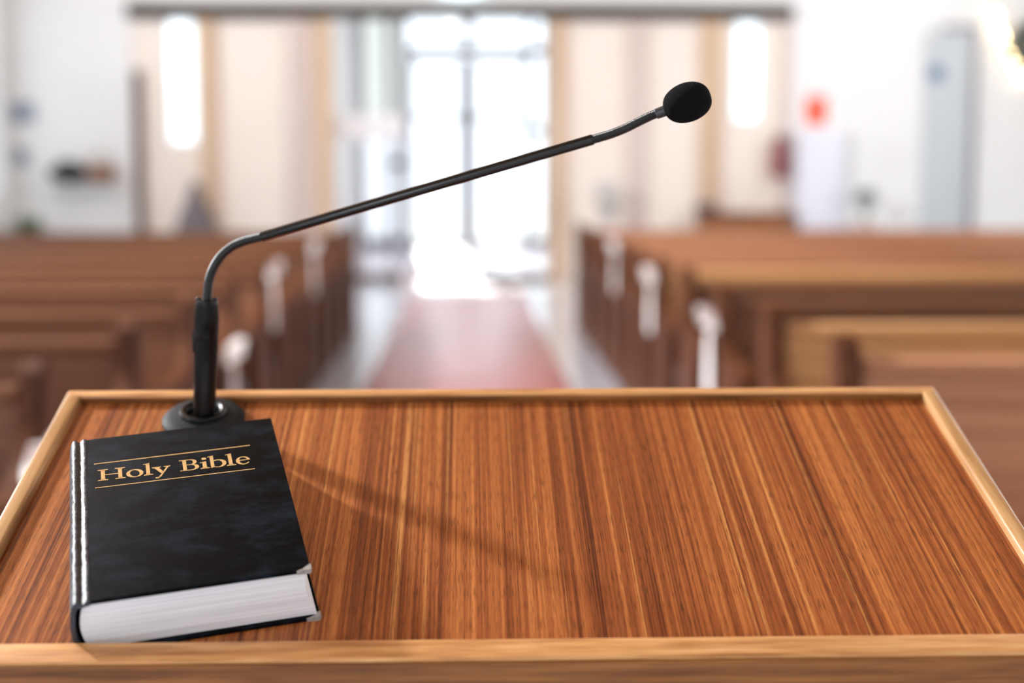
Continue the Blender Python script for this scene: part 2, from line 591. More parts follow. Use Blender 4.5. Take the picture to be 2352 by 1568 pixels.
# added ceiling lamp that lifts the dark porch walls
pl = thing('porch_fill_lamp', 'added flat round fill lamp on the porch ceiling', 'lamp', (-0.15, 20.2, 4.2))
bm = BM(); lathe(bm, [(0.0, -0.06), (0.26, -0.06), (0.3, -0.04), (0.3, -0.001), (0.0, -0.001)], 32)
obj('diffuser', bm, glow('porch_fill_glow', (250, 248, 242), 40.0), pl, True)

# carpet down the aisle and runner with door glare in its colour over the porch step
bm = BM(); box(bm, -0.64, 0.62, 1.9, 16.6, 0.0, 0.012, 0.004)
o = struct('aisle_carpet', bm, M_CARPET, True)
tag(o, 'long red carpet running down the middle of the aisle', 'carpet'); o['kind'] = 'thing'
bm = BM()
prof = [(15.0, 0.012), (15.02, 0.022), (16.75, 0.022), (17.25, 0.05), (17.5, 0.118), (23.7, 0.118), (23.7, 0.104), (17.52, 0.104), (17.5, 0.104), (17.28, 0.03), (16.75, 0.0125)]
prism(bm, prof, -0.78, 0.13, 'x')
o = obj('entrance_runner', bm, M_MAT, None, False)
tag(o, 'narrow runner paled with painted door glare, leading over the timber step to the glass doors', 'runner')

# ------------------------------------------------------------------ lectern
T = R(18.823)
AX = Vector((1, 0, 0)); AL = Vector((0, math.cos(T), math.sin(T))); AN = AX.cross(AL)
P0 = Vector((-0.19186, 0.99919, 1.02407))
MT = Matrix(((AX.x, AL.x, AN.x, P0.x), (AX.y, AL.y, AN.y, P0.y), (AX.z, AL.z, AN.z, P0.z), (0, 0, 0, 1)))
PXA, PXB, PLA, PLB = -0.1445, 0.5925, -0.107, 0.247     # panel extents in its own plane
lect = thing('lectern', 'wooden lectern with striped reddish sloping top and pale timber rim', 'lectern', (P0.x + 0.224, P0.y + 0.06, 0))
bm = BM(); box(bm, PXA - 0.004, PXB + 0.004, PLA - 0.004, PLB + 0.004, -0.016, 0.0)
obj('sloping_top', bm, M_VENEER, lect, False, MT)
# rim pieces
bm = BM(); box(bm, PXA - 0.0135, PXB + 0.0135, PLB, PLB + 0.0115, -0.03, 0.0068, 0.0022, 3)
obj('back_rim', bm, M_RIMX, lect, True, MT)
bm = BM(); box(bm, PXA + 0.0002, PXB - 0.0002, PLB - 0.0018, PLB - 0.0001, 0.0001, 0.0058, 0.0005, 2)  # added brown strip painting the shade on the rim's inner face
o = obj('back_rim_shade', bm, M_FASCIA, lect, True, MT)
o['label'] = 'thin brown strip painted as shade inside the back rim'
for x0, x1 in ((PXA - 0.0135, PXA), (PXB, PXB + 0.0135)):
    bm = BM(); box(bm, x0, x1, PLA - 0.001, PLB + 0.003, -0.03, 0.0075, 0.003, 3)
    obj('side_rim', bm, M_RIMY, lect, True, MT)
bm = BM(); box(bm, PXA - 0.016, PXB + 0.016, PLA - 0.0205, PLA, -0.004, 0.0135, 0.0016, 3)
obj('book_stop', bm, M_RIMX, lect, True, MT)
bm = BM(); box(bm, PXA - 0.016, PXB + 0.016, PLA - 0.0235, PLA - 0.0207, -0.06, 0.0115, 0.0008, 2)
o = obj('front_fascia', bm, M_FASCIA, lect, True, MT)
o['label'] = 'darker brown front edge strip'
# cabinet under the top
def topz(y, n):      # height of the plane n below the panel at world y
    return P0.z + (y - P0.y) * math.tan(T) - n / math.cos(T)
yf, yb = P0.y - 0.03, P0.y + 0.20
xa, xb = P0.x + PXA + 0.06, P0.x + PXB - 0.06
for x0, x1 in ((xa, xa + 0.02), (xb - 0.02, xb)):
    bm = BM(); prism(bm, [(yf, 0.08), (yb, 0.08), (yb, topz(yb, 0.0165)), (yf, topz(yf, 0.0165))], x0, x1, 'x')
    obj('side_panel', bm, M_BODY, lect, False, Matrix())
bm = BM(); prism(bm, [(yb - 0.02, 0.08), (yb, 0.08), (yb, topz(yb, 0.0165)), (yb - 0.02, topz(yb - 0.02, 0.0165))], xa + 0.02, xb - 0.02, 'x')
obj('front_panel', bm, M_BODY, lect, False, Matrix())
bm = BM(); box(bm, xa + 0.02, xb - 0.02, yf + 0.01, yb - 0.02, 0.7, 0.72)
obj('shelf', bm, M_BODY, lect, False, Matrix())
bm = BM(); box(bm, xa - 0.04, xb + 0.04, yf - 0.05, yb + 0.05, 0.0, 0.08, 0.008)
obj('plinth', bm, M_BODY, lect, True, Matrix())

# ------------------------------------------------------------------ bible
def cover_mat():
    m, nt, b = new_mat('black_leathercloth')
    n, L = nt.nodes, nt.links
    tc = n.new('ShaderNodeTexCoord')
    n1 = n.new('ShaderNodeTexNoise'); n1.inputs['Scale'].default_value = 42; n1.inputs['Detail'].default_value = 12; n1.inputs['Roughness'].default_value = 0.72
    mp = n.new('ShaderNodeMapping'); mp.inputs['Scale'].default_value = (0.7, 1.25, 1)
    L.new(tc.outputs['Object'], mp.inputs['Vector']); L.new(mp.outputs['Vector'], n1.inputs['Vector'])
    cr = n.new('ShaderNodeValToRGB')
    e = cr.color_ramp.elements
    e[0].position, e[0].color = 0.46, S(4, 5, 7)
    e[1].position, e[1].color = 0.72, S(30, 38, 49)
    L.new(n1.outputs['Fac'], cr.inputs['Fac']); L.new(cr.outputs['Color'], b.inputs['Base Color'])
    rr = n.new('ShaderNodeMapRange'); rr.inputs['To Min'].default_value = 0.5; rr.inputs['To Max'].default_value = 0.66
    L.new(n1.outputs['Fac'], rr.inputs['Value']); L.new(rr.outputs['Result'], b.inputs['Roughness'])
    b.inputs['Specular IOR Level'].default_value = 0.05
    n2 = n.new('ShaderNodeTexNoise'); n2.inputs['Scale'].default_value = 1400; n2.inputs['Detail'].default_value = 3
    L.new(tc.outputs['Object'], n2.inputs['Vector'])
    bp = n.new('ShaderNodeBump'); bp.inputs['Strength'].default_value = 0.35; bp.inputs['Distance'].default_value = 0.0003
    L.new(n2.outputs['Fac'], bp.inputs['Height']); L.new(bp.outputs['Normal'], b.inputs['Normal'])
    return m


def page_mat():
    m, nt, b = new_mat('page_edges')
    n, L = nt.nodes, nt.links
    tc = n.new('ShaderNodeTexCoord')
    mp = n.new('ShaderNodeMapping'); mp.inputs['Scale'].default_value = (5, 5, 900)
    L.new(tc.outputs['Object'], mp.inputs['Vector'])
    nz = n.new('ShaderNodeTexNoise'); nz.inputs['Scale'].default_value = 1; nz.inputs['Detail'].default_value = 5; nz.inputs['Roughness'].default_value = 0.65
    L.new(mp.outputs['Vector'], nz.inputs['Vector'])
    cr = n.new('ShaderNodeValToRGB')
    cr.color_ramp.elements[0].position, cr.color_ramp.elements[0].color = 0.36, S(212, 213, 216)
    cr.color_ramp.elements[1].position, cr.color_ramp.elements[1].color = 0.6, S(238, 240, 244)
    L.new(nz.outputs['Fac'], cr.inputs['Fac']); L.new(cr.outputs['Color'], b.inputs['Base Color'])
    b.inputs['Roughness'].default_value = 0.7
    bp = n.new('ShaderNodeBump'); bp.inputs['Strength'].default_value = 0.12; bp.inputs['Distance'].default_value = 0.0003
    L.new(nz.outputs['Fac'], bp.inputs['Height']); L.new(bp.outputs['Normal'], b.inputs['Normal'])
    return m


M_COVER = cover_mat()
M_PAGE = page_mat()
M_SPINE = plain('spine_cloth', (36, 44, 56), 0.46, var=0.5, scale=160, spec=0.6, bump=1.0, coat=0.12, coat_rough=0.4)
M_GOLD = plain('gold_foil', (214, 176, 116), 0.45, metal=0.2, var=0.12, scale=400)
M_WORN = plain('worn_board', (150, 146, 142), 0.8, var=0.3, scale=300, bump=0.4)

BA = R(13.97)
MB = MT @ Matrix.Translation((-0.0519, -0.1031, 0.0)) @ Matrix.Rotation(BA, 4, 'Z')
bib = thing('bible', 'thick black hardback bible with gold title lying on the lectern', 'book', world=MB)
BW, BL, BT = 0.1435, 0.2162, 0.042


def board(u0, u1, v0, v1, n0, n1, r):
    bm = BM()
    box(bm, u0, u1, v0, v1, n0, n1, 0.0009, 3)
    return bm


bm = board(0.0012, BW, 0.0, BL, BT - 0.003, BT, 0.001)
fc = obj('front_cover', bm, M_COVER, bib, True)
bm = board(0.0012, BW + 0.0045, 0.0, BL, 0.0, 0.003, 0.001)
obj('back_cover', bm, M_COVER, bib, True)
# spine: rounded outer shell with a ridge, a hinge groove and a second ridge on top, swept along the book
def spine_outline(w):
    o = [(0.0030, BT - 0.0006), (0.0018, BT + 0.0003 + w * 0.3), (0.0006, BT + 0.0006), (-0.0008, BT + 0.0001), (-0.0022, BT - 0.0016 - w), (-0.0034, BT - 0.0017 - w),
         (-0.0048, BT - 0.0003), (-0.0062, BT + 0.0003), (-0.0078, BT - 0.0004), (-0.0093, BT - 0.0026 + w * 0.5)]
    for k in range(1, 10):
        t = k / 10
        o.append((-0.0099 - 0.0021 * math.sin(math.pi * t) + w * 0.4, BT - 0.003 - t * (BT - 0.006)))
    o += [(-0.0093, 0.0022), (-0.0075, 0.0004), (-0.004, 0.0002), (0.003, 0.0002), (0.003, 0.0024)]
    inn = [(-0.0035, 0.0034), (-0.0062, 0.0046)]
    for k in range(1, 10):
        t = 1 - k / 10
        inn.append((-0.0069 - 0.0019 * math.sin(math.pi * t), BT - 0.004 - t * (BT - 0.0085)))
    inn += [(-0.0062, BT - 0.0046), (-0.0035, BT - 0.0044), (0.003, BT - 0.0028)]
    return o + inn


bm = BM()
NS = 60
rows = []
for i in range(NS + 1):
    v = BL * i / NS
    w = 0.0007 * noise.noise(Vector((v * 70, 3.1, 0)))
    rows.append([bm.verts.new((u + 0.0005 * noise.noise(Vector((v * 120, u * 400, 1.7))), v, n)) for u, n in spine_outline(w)])
K = len(rows[0])
for a, b in zip(rows, rows[1:]):
    for k in range(K):
        bm.faces.new((a[k], a[(k + 1) % K], b[(k + 1) % K], b[k]))
bm.faces.new(list(reversed(rows[0]))); bm.faces.new(rows[-1])
bmesh.ops.recalc_face_normals(bm, faces=bm.faces[:])
obj('spine', bm, M_SPINE, bib, True, angle=60)
# page block with rounded back and slightly hollow fore-edge
pts = []
N1 = 12
for k in range(N1 + 1):
    t = k / N1
    pts.append((-0.0022 - 0.0038 * math.sin(math.pi * t), 0.0032 + t * (BT - 0.0064)))
for k in range(N1 + 1):
    t = 1 - k / N1
    pts.append((BW - 0.0035 + 0.006 * (1 - t) - 0.0028 * math.sin(math.pi * t), 0.0032 + t * (BT - 0.0064)))
bm = BM()
prism(bm, pts, 0.0032, BL - 0.0032, 'y')
obj('page_block', bm, M_PAGE, bib, True)
# worn corners: bare board showing at the two outer bottom corners
for nm, (cu, n0, n1) in (('worn_corner', (BW, BT - 0.0032, BT + 0.00025)), ('worn_corner', (BW + 0.0045, -0.0000, 0.0032))):
    bm = BM()
    q = [(cu - 0.0095, -0.0003), (cu - 0.0055, 0.0012), (cu - 0.003, 0.0036), (cu - 0.0012, 0.0052), (cu + 0.0004, 0.0062), (cu + 0.0005, 0.001), (cu - 0.0008, -0.0004)]
    prism(bm, q, n0, n1, 'z')
    c = obj(nm, bm, M_WORN, bib, True)
    c['label'] = 'bare grey worn corner'
# gold rules
def rule(u0, v0, u1, v1, w):
    bm = BM()
    box(bm, u0 / 1000, u1 / 1000, -w / 2000, w / 2000, BT - 0.0002, BT + 0.00012)
    for vv in bm.verts:
        t = (vv.co.x * 1000 - u0) / (u1 - u0)
        vv.co.y += (v0 + (v1 - v0) * t) / 1000
    o = obj('gold_rule', bm, M_GOLD, bib, False)
    o['label'] = 'thin gold line'


rule(7.3, 176.4, 122.4, 175.7, 1.05)
rule(7.5, 141.2, 122.3, 139.6, 0.95)

# gold title, drawn letter by letter in millimetres on the cover
bm = BM()
def put(poly):
    q = [(u / 1000, (w + 150.6 - 0.0195 * (u - 10)) / 1000) for u, w in poly]
    prism(bm, q, BT - 0.0002, BT + 0.00015, 'z')
def rect(u0, u1, w0, w1): put([(u0, w0), (u1, w0), (u1, w1), (u0, w1)])
def serif(u0, u1, w, s0, s1, upw=True):
    """thin slab with brackets flowing into the stem s0..s1"""
    d = 1 if upw else -1
    put([(u0, w), (u1, w), (u1, w + 0.95 * d), (s1 + 0.7, w + 1.15 * d), (s1, w + 2.0 * d), (s0, w + 2.0 * d), (s0 - 0.7, w + 1.15 * d), (u0, w + 0.95 * d)])
def ring(cx, cy, rx, ry, a0, a1, tx, ty, sx=0, n=40, tilt=0.0):
    """elliptical ring segment: outer radii rx, ry, inner reduced by tx, ty and moved by sx"""
    out, inn = [], []
    for k in range(n + 1):
        a = R(a0 + (a1 - a0) * k / n)
        out.append((cx + rx * math.cos(a), cy + ry * math.sin(a)))
        b = a
        x, y = (rx - tx) * math.cos(b), (ry - ty) * math.sin(b)
        c, s = math.cos(R(tilt)), math.sin(R(tilt))
        inn.append((cx + sx + x * c - y * s, cy + x * s + y * c))
    for k in range(n):
        put([out[k], out[k + 1], inn[k + 1], inn[k]])
def flag(u, s0, s1, w): put([(u, w - 1.9), (s0, w - 1.4), (s0, w - 2.4), (s1, w - 2.4), (s1, w + 0.1), (s1 - 0.6, w), (s0 + 0.3, w - 0.65), (u, w - 0.95)])
# H
for s0, s1, a, b in ((12.0, 14.85, 9.7, 17.0), (24.3, 27.1, 22.0, 29.4)):
    rect(s0, s1, 0.5, 15.6); serif(a, b, 0, s0, s1); serif(a, b, 16.1, s0, s1, False)
rect(14.7, 24.5, 7.5, 8.5)
# o
ring(36.1, 5.25, 6.15, 5.75, 0, 360, 2.75, 0.95, 0, 56, 12)
# l
rect(44.3, 47.0, 0.5, 16.5); serif(42.5, 49.1, 0, 44.3, 47.0); flag(42.5, 44.3, 47.0, 17.8)
# y
put([(48.5, 10.5), (55.1, 10.5), (55.1, 9.7), (53.6, 9.2), (56.9, 2.2), (55.5, -0.6), (50.5, 8.9), (48.5, 9.7)])
put([(57.1, 10.5), (62.0, 10.5), (62.0, 9.8), (60.6, 9.2), (54.4, -4.4), (53.0, -6.1), (51.8, -6.0), (55.2, 0.2), (59.1, 9.2), (57.1, 9.8)])
put([(53.0, -6.1), (51.6, -6.3), (50.6, -5.9), (50.3, -5.1), (50.8, -4.5), (51.8, -4.7), (52.9, -4.2), (53.8, -3.0), (54.4, -4.4)])
# B
rect(70.9, 73.6, 0.4, 15.7)
put([(68.5, 0), (76.9, 0), (76.9, 0.85), (68.5, 0.85)]); put([(68.5, 15.3), (76.6, 15.3), (76.6, 16.15), (68.5, 16.15)])
put([(73.5, 7.9), (77.0, 7.9), (77.0, 8.75), (73.5, 8.75)])
ring(76.4, 12.05, 4.9, 4.1, -90, 90, 2.7, 0.8); ring(76.7, 4.38, 5.9, 4.38, -90, 90, 2.9, 0.85)
# i
rect(85.2, 88.1, 0.4, 9.2); serif(83.3, 90.1, 0, 85.2, 88.1); flag(83.5, 85.2, 88.1, 10.6)
put([(86.8 + 1.8 * math.cos(R(a)), 14.7 + 1.7 * math.sin(R(a))) for a in range(0, 360, 15)])
# b
rect(91.1, 93.7, 0.2, 16.5); flag(89.5, 91.1, 93.7, 17.9)
put([(91.1, 0.3), (91.1, -0.3), (93.0, 0.3), (95.6, -0.4), (95.6, 0.5), (93.7, 1.6)])
ring(96.6, 5.4, 6.1, 5.8, -118, 122, 2.75, 0.95, -0.2, 44)
# l
rect(104.4, 107.1, 0.5, 16.7); serif(102.6, 109.5, 0, 104.4, 107.1); flag(102.7, 104.4, 107.1, 18.0)
# e
def arc_e():
    out, inn = [], []
    for k in range(49):
        a = 4 + (326 - 4) * k / 48
        th = 0.95 + 1.75 * max(0, math.cos(R(a - 185))) ** 1.2 + 0.95 * max(0, math.cos(R(a - 22))) ** 3
        ra = R(a)
        ox, oy = 5.25 * math.cos(ra), 5.9 * math.sin(ra)
        f = 1 - th / math.hypot(ox, oy)
        out.append((115.0 + ox, 5.35 + oy)); inn.append((115.0 + ox * f, 5.35 + oy * f))
    for k in range(48):
        put([out[k], out[k + 1], inn[k + 1], inn[k]])
arc_e()
rect(111.6, 120.2, 5.6, 6.5)
o = obj('title_lettering', bm, M_GOLD, bib, False)
o['label'] = 'gold words Holy Bible'

# ------------------------------------------------------------------ microphone
M_FOAM = plain('black_foam', (14, 15, 17), 0.95, var=0.5, scale=900, spec=0.1, bump=1.0)
M_BLACK = plain('black_satin_metal', (18, 19, 20), 0.2, metal=0.1, var=0.15, scale=60)
M_FLEX = plain('black_flexible_tube', (14, 15, 16), 0.33, metal=0.2, var=0.15, scale=60)
M_PLASTIC = plain('black_plastic', (5, 5, 6), 0.34, var=0.2, scale=80, spec=0.22)
M_RUBBER = plain('grey_black_rubber', (26, 30, 33), 0.6, var=0.15, scale=120, spec=0.15)
base_p = Vector((-0.2248, P0.y + 0.2125 * AL.y, P0.z + 0.2125 * AL.z))
MM = MT.copy(); MM.translation = base_p
mic = thing('gooseneck_microphone', 'black gooseneck microphone with foam windscreen standing on the lectern behind the bible', 'microphone', world=MM)
bm = BM(); lathe(bm, [(0.0325, 0.0), (0.0345, 0.001), (0.0345, 0.0035), (0.0325, 0.0056), (0.026, 0.0075), (0.0200, 0.0088), (0.0200, 0.0060), (0.0, 0.0060)], 64)
obj('base_flange', bm, M_RUBBER, mic, True)
bm = BM(); lathe(bm, [(0.0140, 0.0055), (0.0195, 0.0085), (0.0198, 0.0102), (0.0185, 0.0118), (0.0165, 0.0122), (0.0146, 0.0112), (0.0132, 0.0092), (0.0125, 0.0058)], 64)
obj('base_ring', bm, M_PLASTIC, mic, True)
I4 = Matrix()
pa, pb = Vector((-0.2232, 1.1938, 1.0995)), Vector((-0.2151, 1.1753, 1.1985))
ax = (pb - pa).normalized(); ln = (pb - pa).length
bm = BM(); lathe(bm, [(0.0088, 0.0), (0.0092, 0.01), (0.0097, 0.045), (0.0100, ln - 0.034), (0.0100, ln - 0.0325)], 48, ax, pa)
obj('plug_body', bm, M_PLASTIC, mic, True, I4)
bm = BM(); lathe(bm, [(0.0098, ln - 0.0322), (0.0101, ln - 0.0316), (0.0101, ln - 0.014), (0.0092, ln - 0.004), (0.0088, ln - 0.001), (0.0080, ln + 0.0004), (0.0048, ln + 0.0004)], 48, ax, pa)
cl = obj('plug_collar', bm, M_PLASTIC, mic, True, I4)
for sx in (-1, 1):
    bm = BM()
    p = pb + Vector((sx * 0.0071, -0.002, 0.0005))
    bmesh.ops.create_uvsphere(bm, u_segments=16, v_segments=10, radius=0.0020, matrix=Matrix.Translation(p))
    obj('latch_button', bm, M_BLACK, cl, True, I4)
bm = BM()
p = pa + ax * (ln - 0.036) + Vector((-0.0092, -0.001, 0))
box(bm, p.x - 0.0016, p.x + 0.002, p.y - 0.003, p.y + 0.003, p.z - 0.009, p.z + 0.009, 0.0008)
obj('release_tab', bm, M_PLASTIC, cl, True, I4)
low = [(-0.2153, 1.1760, 1.1950), (-0.2151, 1.1753, 1.1985), (-0.2143, 1.1740, 1.2044), (-0.2127, 1.1730, 1.2141), (-0.2087, 1.1721, 1.2246), (-0.2017, 1.1700, 1.2347), (-0.1928, 1.1686, 1.2422),
       (-0.1826, 1.1669, 1.2469), (-0.1730, 1.1648, 1.2494), (-0.1653, 1.1628, 1.2513)]


def ridged(path_pts, r, pitch, depth):
    """Flexible tube: radius ripples along its length."""
    fine = catmull(path_pts, 60)
    s, acc, res, rad = 0.0, 0.0, [fine[0]], [r]
    step = pitch / 8
    for a, b in zip(fine, fine[1:]):
        d = (b - a).length
        acc += d; s += d
        if acc >= step:
            res.append(b); rad.append(r - depth * (0.5 + 0.5 * math.cos(2 * math.pi * s / pitch)))
            acc -= step
    return res, rad


bm = BM(); pth, rd = ridged(low, 0.00385, 0.0011, 0.00018); tube(bm, pth, rd, 24)
obj('lower_flexible_neck', bm, M_FLEX, mic, True, I4, angle=80)
t0, t1 = Vector((-0.1675, 1.1633, 1.2508)), Vector((0.0956, 1.0931, 1.3274))
bm = BM()
dr = (t1 - t0).normalized(); LN = (t1 - t0).length
lathe(bm, [(0.0036, 0.0), (0.0043, 0.0004), (0.0043, 0.006), (0.0041, 0.012), (0.0041, LN - 0.0005), (0.0038, LN), (0.0032, LN)], 32, dr, t0)
obj('rigid_stem', bm, M_BLACK, mic, True, I4)
upn = [(0.0936, 1.0936, 1.3268), (0.0956, 1.0931, 1.3274), (0.1025, 1.0921, 1.3294), (0.1087, 1.0911, 1.3313), (0.1197, 1.0893, 1.3356), (0.1308, 1.0876, 1.3411), (0.1394, 1.0858, 1.3452), (0.1474, 1.0839, 1.3483)]
bm = BM(); pth, rd = ridged(upn, 0.0036, 0.0011, 0.0003); tube(bm, pth, rd, 24)
obj('upper_flexible_neck', bm, M_FLEX, mic, True, I4, angle=80)
hd = (Vector((0.1648, 1.0790, 1.3544)) - Vector((0.1440, 1.0842, 1.3468))).normalized()
bm = BM(); lathe(bm, [(0.0036, 0.0), (0.0040, 0.0004), (0.0042, 0.006), (0.0042, 0.010)], 24, hd, Vector((0.1425, 1.0846, 1.3462)))
obj('capsule_collar', bm, M_DARKMETAL, mic, True, I4)
prof = []
for k in range(33):
    t = math.pi * k / 32
    z = -0.0183 * math.cos(t)
    r_ = 0.0148 * math.sin(t) ** 0.80
    if z < 0:
        r_ *= 1 - 0.04 * (z / 0.0183) ** 2
    prof.append((max(r_, 0), z))
bm = BM(); lathe(bm, prof, 56, hd, Vector((0.1652, 1.0790, 1.3546)))
for v in bm.verts:
    c = Vector((0.1652, 1.0790, 1.3546))
    d = v.co - c
    v.co = c + d * (1 + 0.012 * noise.noise(d * 160))
obj('foam_windscreen', bm, M_FOAM, mic, True, I4, angle=80)

# ------------------------------------------------------------------ pews
PL = 4.2


def pew_proto():
    t = thing('pew', 'wooden pew', 'pew', (0, 0, 0))
    h = PL / 2
    bm = BM(); prism(bm, [(-0.24, 0.415), (-0.25, 0.44), (-0.235, 0.455), (0.10, 0.435), (0.14, 0.43), (0.14, 0.405), (-0.2, 0.41)], -h + 0.04, h - 0.04, 'x')
    obj('seat', bm, M_PEW, t, False)
    bm = BM(); prism(bm, [(0.115, 0.36), (0.14, 0.36), (0.225, 0.80), (0.2, 0.80)], -h + 0.04, h - 0.04, 'x')
    obj('backrest', bm, M_PEW, t, False)
    bm = BM(); box(bm, -h + 0.04, h - 0.04, 0.185, 0.25, 0.797, 0.835, 0.008)
    obj('top_rail', bm, M_PEW, t, True)
    bm = BM(); box(bm, -h + 0.04, h - 0.04, 0.225, 0.36, 0.64, 0.66, 0.004)
    prism(bm, [(0.19, 0.62), (0.23, 0.64), (0.36, 0.64), (0.36, 0.63), (0.23, 0.58)], -h + 0.04, h - 0.04, 'x')
    obj('book_ledge', bm, M_PEW, t, False)
    bm = BM(); box(bm, -0.03, 0.03, -0.18, 0.16, 0.0, 0.40, 0.004)
    obj('support', bm, M_END, t, True)
    prof = [(-0.27, 0.0), (0.27, 0.0), (0.27, 0.07), (0.235, 0.11), (0.215, 0.25), (0.235, 0.5), (0.275, 0.76), (0.275, 0.83), (0.25, 0.895), (0.21, 0.9), (0.175, 0.87),
            (0.15, 0.76), (0.11, 0.69), (0.04, 0.645), (-0.06, 0.635), (-0.16, 0.645), (-0.225, 0.635), (-0.255, 0.6), (-0.25, 0.55), (-0.215, 0.5), (-0.20, 0.4), (-0.215, 0.22), (-0.24, 0.11), (-0.27, 0.07)]
    for s in (-1, 1):
        bm = BM()
        x0 = s * h - 0.03
        prism(bm, prof, x0, x0 + 0.06, 'x')
        bmesh.ops.bevel(bm, geom=[e for e in bm.edges if abs(e.verts[0].co.x - e.verts[1].co.x) < 1e-6], offset=0.008, segments=2, affect='EDGES')
        obj('end_panel', bm, M_END, t, True)
    return t


ORD = ['front', 'second', 'third', 'fourth', 'fifth', 'sixth', 'seventh', 'eighth', 'ninth', 'tenth', 'eleventh', 'twelfth']
proto = pew_proto()
XA = 0.96
first = True
pew_ends = {}
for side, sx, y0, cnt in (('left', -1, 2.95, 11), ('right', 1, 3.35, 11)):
    for k in range(cnt):
        y = y0 + 0.87 * k
        ln_ = PL
        loc = (sx * (XA + PL / 2), y, 0)
        lab = '%s pew from the lectern in the row of wooden pews %s of the aisle' % (ORD[k], side)
        if k == cnt - 1:
            lab = 'rearmost wooden pew in the row of pews %s of the aisle' % side
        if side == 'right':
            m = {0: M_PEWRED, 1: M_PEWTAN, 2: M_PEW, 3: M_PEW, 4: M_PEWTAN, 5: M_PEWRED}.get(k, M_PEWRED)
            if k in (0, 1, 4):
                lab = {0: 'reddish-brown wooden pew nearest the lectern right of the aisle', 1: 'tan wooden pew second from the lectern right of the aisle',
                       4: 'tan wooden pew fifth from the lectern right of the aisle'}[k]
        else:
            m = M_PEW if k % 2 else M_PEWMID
        grp = 'pews %s of the aisle' % side
        if first:
            p = proto; p.location = loc; p['label'] = lab; p['group'] = grp; first = False
        else:
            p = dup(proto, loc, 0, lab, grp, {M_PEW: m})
        pew_ends[(side, k)] = (sx * XA, y)

# white decorations on some pew ends
M_BOW = plain('white_ribbon', (250, 249, 248), 0.6, var=0.02, scale=20)


def bow_proto():
    t = thing('white_ribbon_bow', 'bow', 'bow')
    for s in (-1, 1):
        bm = BM()
        loop = [(0.0, 0, 0), (s * 0.03, -0.012, 0.028), (s * 0.065, -0.018, 0.034), (s * 0.085, -0.012, 0.005), (s * 0.065, -0.004, -0.022), (s * 0.03, -0.002, -0.012), (0, 0, 0)]
        path = catmull(loop, 6)
        prev = None
        for p in path:
            w = 0.016
            a = bm.verts.new(p + Vector((0, -w, 0))); b = bm.verts.new(p + Vector((0, w, 0)))
            if prev:
                bm.faces.new((prev[0], prev[1], b, a))
            prev = (a, b)
        bmesh.ops.solidify(bm, geom=bm.faces[:], thickness=0.003)
        obj('loop', bm, M_BOW, t, True)
        bm = BM()
        q = [(s * 0.005, 0.0), (s * 0.03, -0.08), (s * 0.045, -0.20), (s * 0.02, -0.185), (s * -0.005, -0.205), (s * -0.004, -0.08)]
        prism(bm, q, -0.006, -0.001, 'y')
        obj('tail', bm, M_BOW, t, False)
    bm = BM(); bmesh.ops.create_uvsphere(bm, u_segments=16, v_segments=10, radius=0.022)
    for v in bm.verts:
        v.co.y *= 0.8
    obj('knot', bm, M_BOW, t, True)
    return t


bp_ = bow_proto()
BOWS = [('left', 0, 0.70, 'white ribbon bow tied to the pew end nearest the lectern left of the aisle'),
        ('left', 3, 0.62, 'white ribbon bow on the fourth pew end left of the aisle'),
        ('left', 4, 0.86, 'white ribbon bow on the fifth pew end left of the aisle'),
        ('left', 6, 0.88, 'white ribbon bow on the seventh pew end left of the aisle, farthest of that side'),
        ('right', 2, 0.76, 'white ribbon bow on the third pew end right of the aisle, largest of that side'),
        ('right', 4, 0.80, 'white ribbon bow on the fifth pew end right of the aisle'),
        ('right', 6, 0.86, 'white ribbon bow on the seventh pew end right of the aisle, farthest of that side')]
for i, (side, k, z, lab) in enumerate(BOWS):
    ex, ey = pew_ends[(side, k)]
    s = 1 if side == 'left' else -1
    yy = ey + 0.2 if z > 0.74 else (ey + 0.06 if k == 0 else ey - 0.1)
    loc = (ex + s * 0.053, yy, z)
    b = bp_ if i == 0 else dup(bp_)
    b.location = loc; b.rotation_euler = (0, 0, R(90) * s)
    b.scale = (1.5, 1.0, 1.4)
    b['label'] = lab; b['group'] = 'white bows on the pew ends'

# ------------------------------------------------------------------ things along the back wall
def wall_item(name, label, cat, parts, loc, group=None):
    t = thing(name, label, cat, loc, group=group)
    for nm, bm, m in parts:
        obj(nm, bm, m, t, True)
    return t


def bx(*a):
    bm = BM(); box(bm, *a); return bm


# door in the right part of the back wall
M_DOORBLUE = plain('grey_blue_door_paint', (196, 204, 208), 0.5, var=0.02)
bm = BM(); box(bm, 5.58, 6.16, YB - 0.05, YB - 0.005, 0.0, 3.05, 0.004)
d3 = struct('door_3', bm, M_DOORBLUE, True)
bm = BM(); box(bm, 6.165, 6.225, YB - 0.07, YB - 0.001, 0.0, 3.1, 0.004); box(bm, 5.78, 6.16, YB - 0.07, YB - 0.001, 3.05, 3.12, 0.004)
obj('door_frame', bm, M_METAL, d3, True)
bm = BM(); lathe(bm, [(0.10, 0), (0.10, 0.012), (0.09, 0.016), (0.0, 0.016)], 32, (0, -1, 0), (5.72, YB - 0.051, 2.54))
tag(obj('round_door_sign', bm, plain('blue_sign', (96, 128, 160), 0.5), None, True), 'small round blue sign high on the grey-blue door', 'sign')
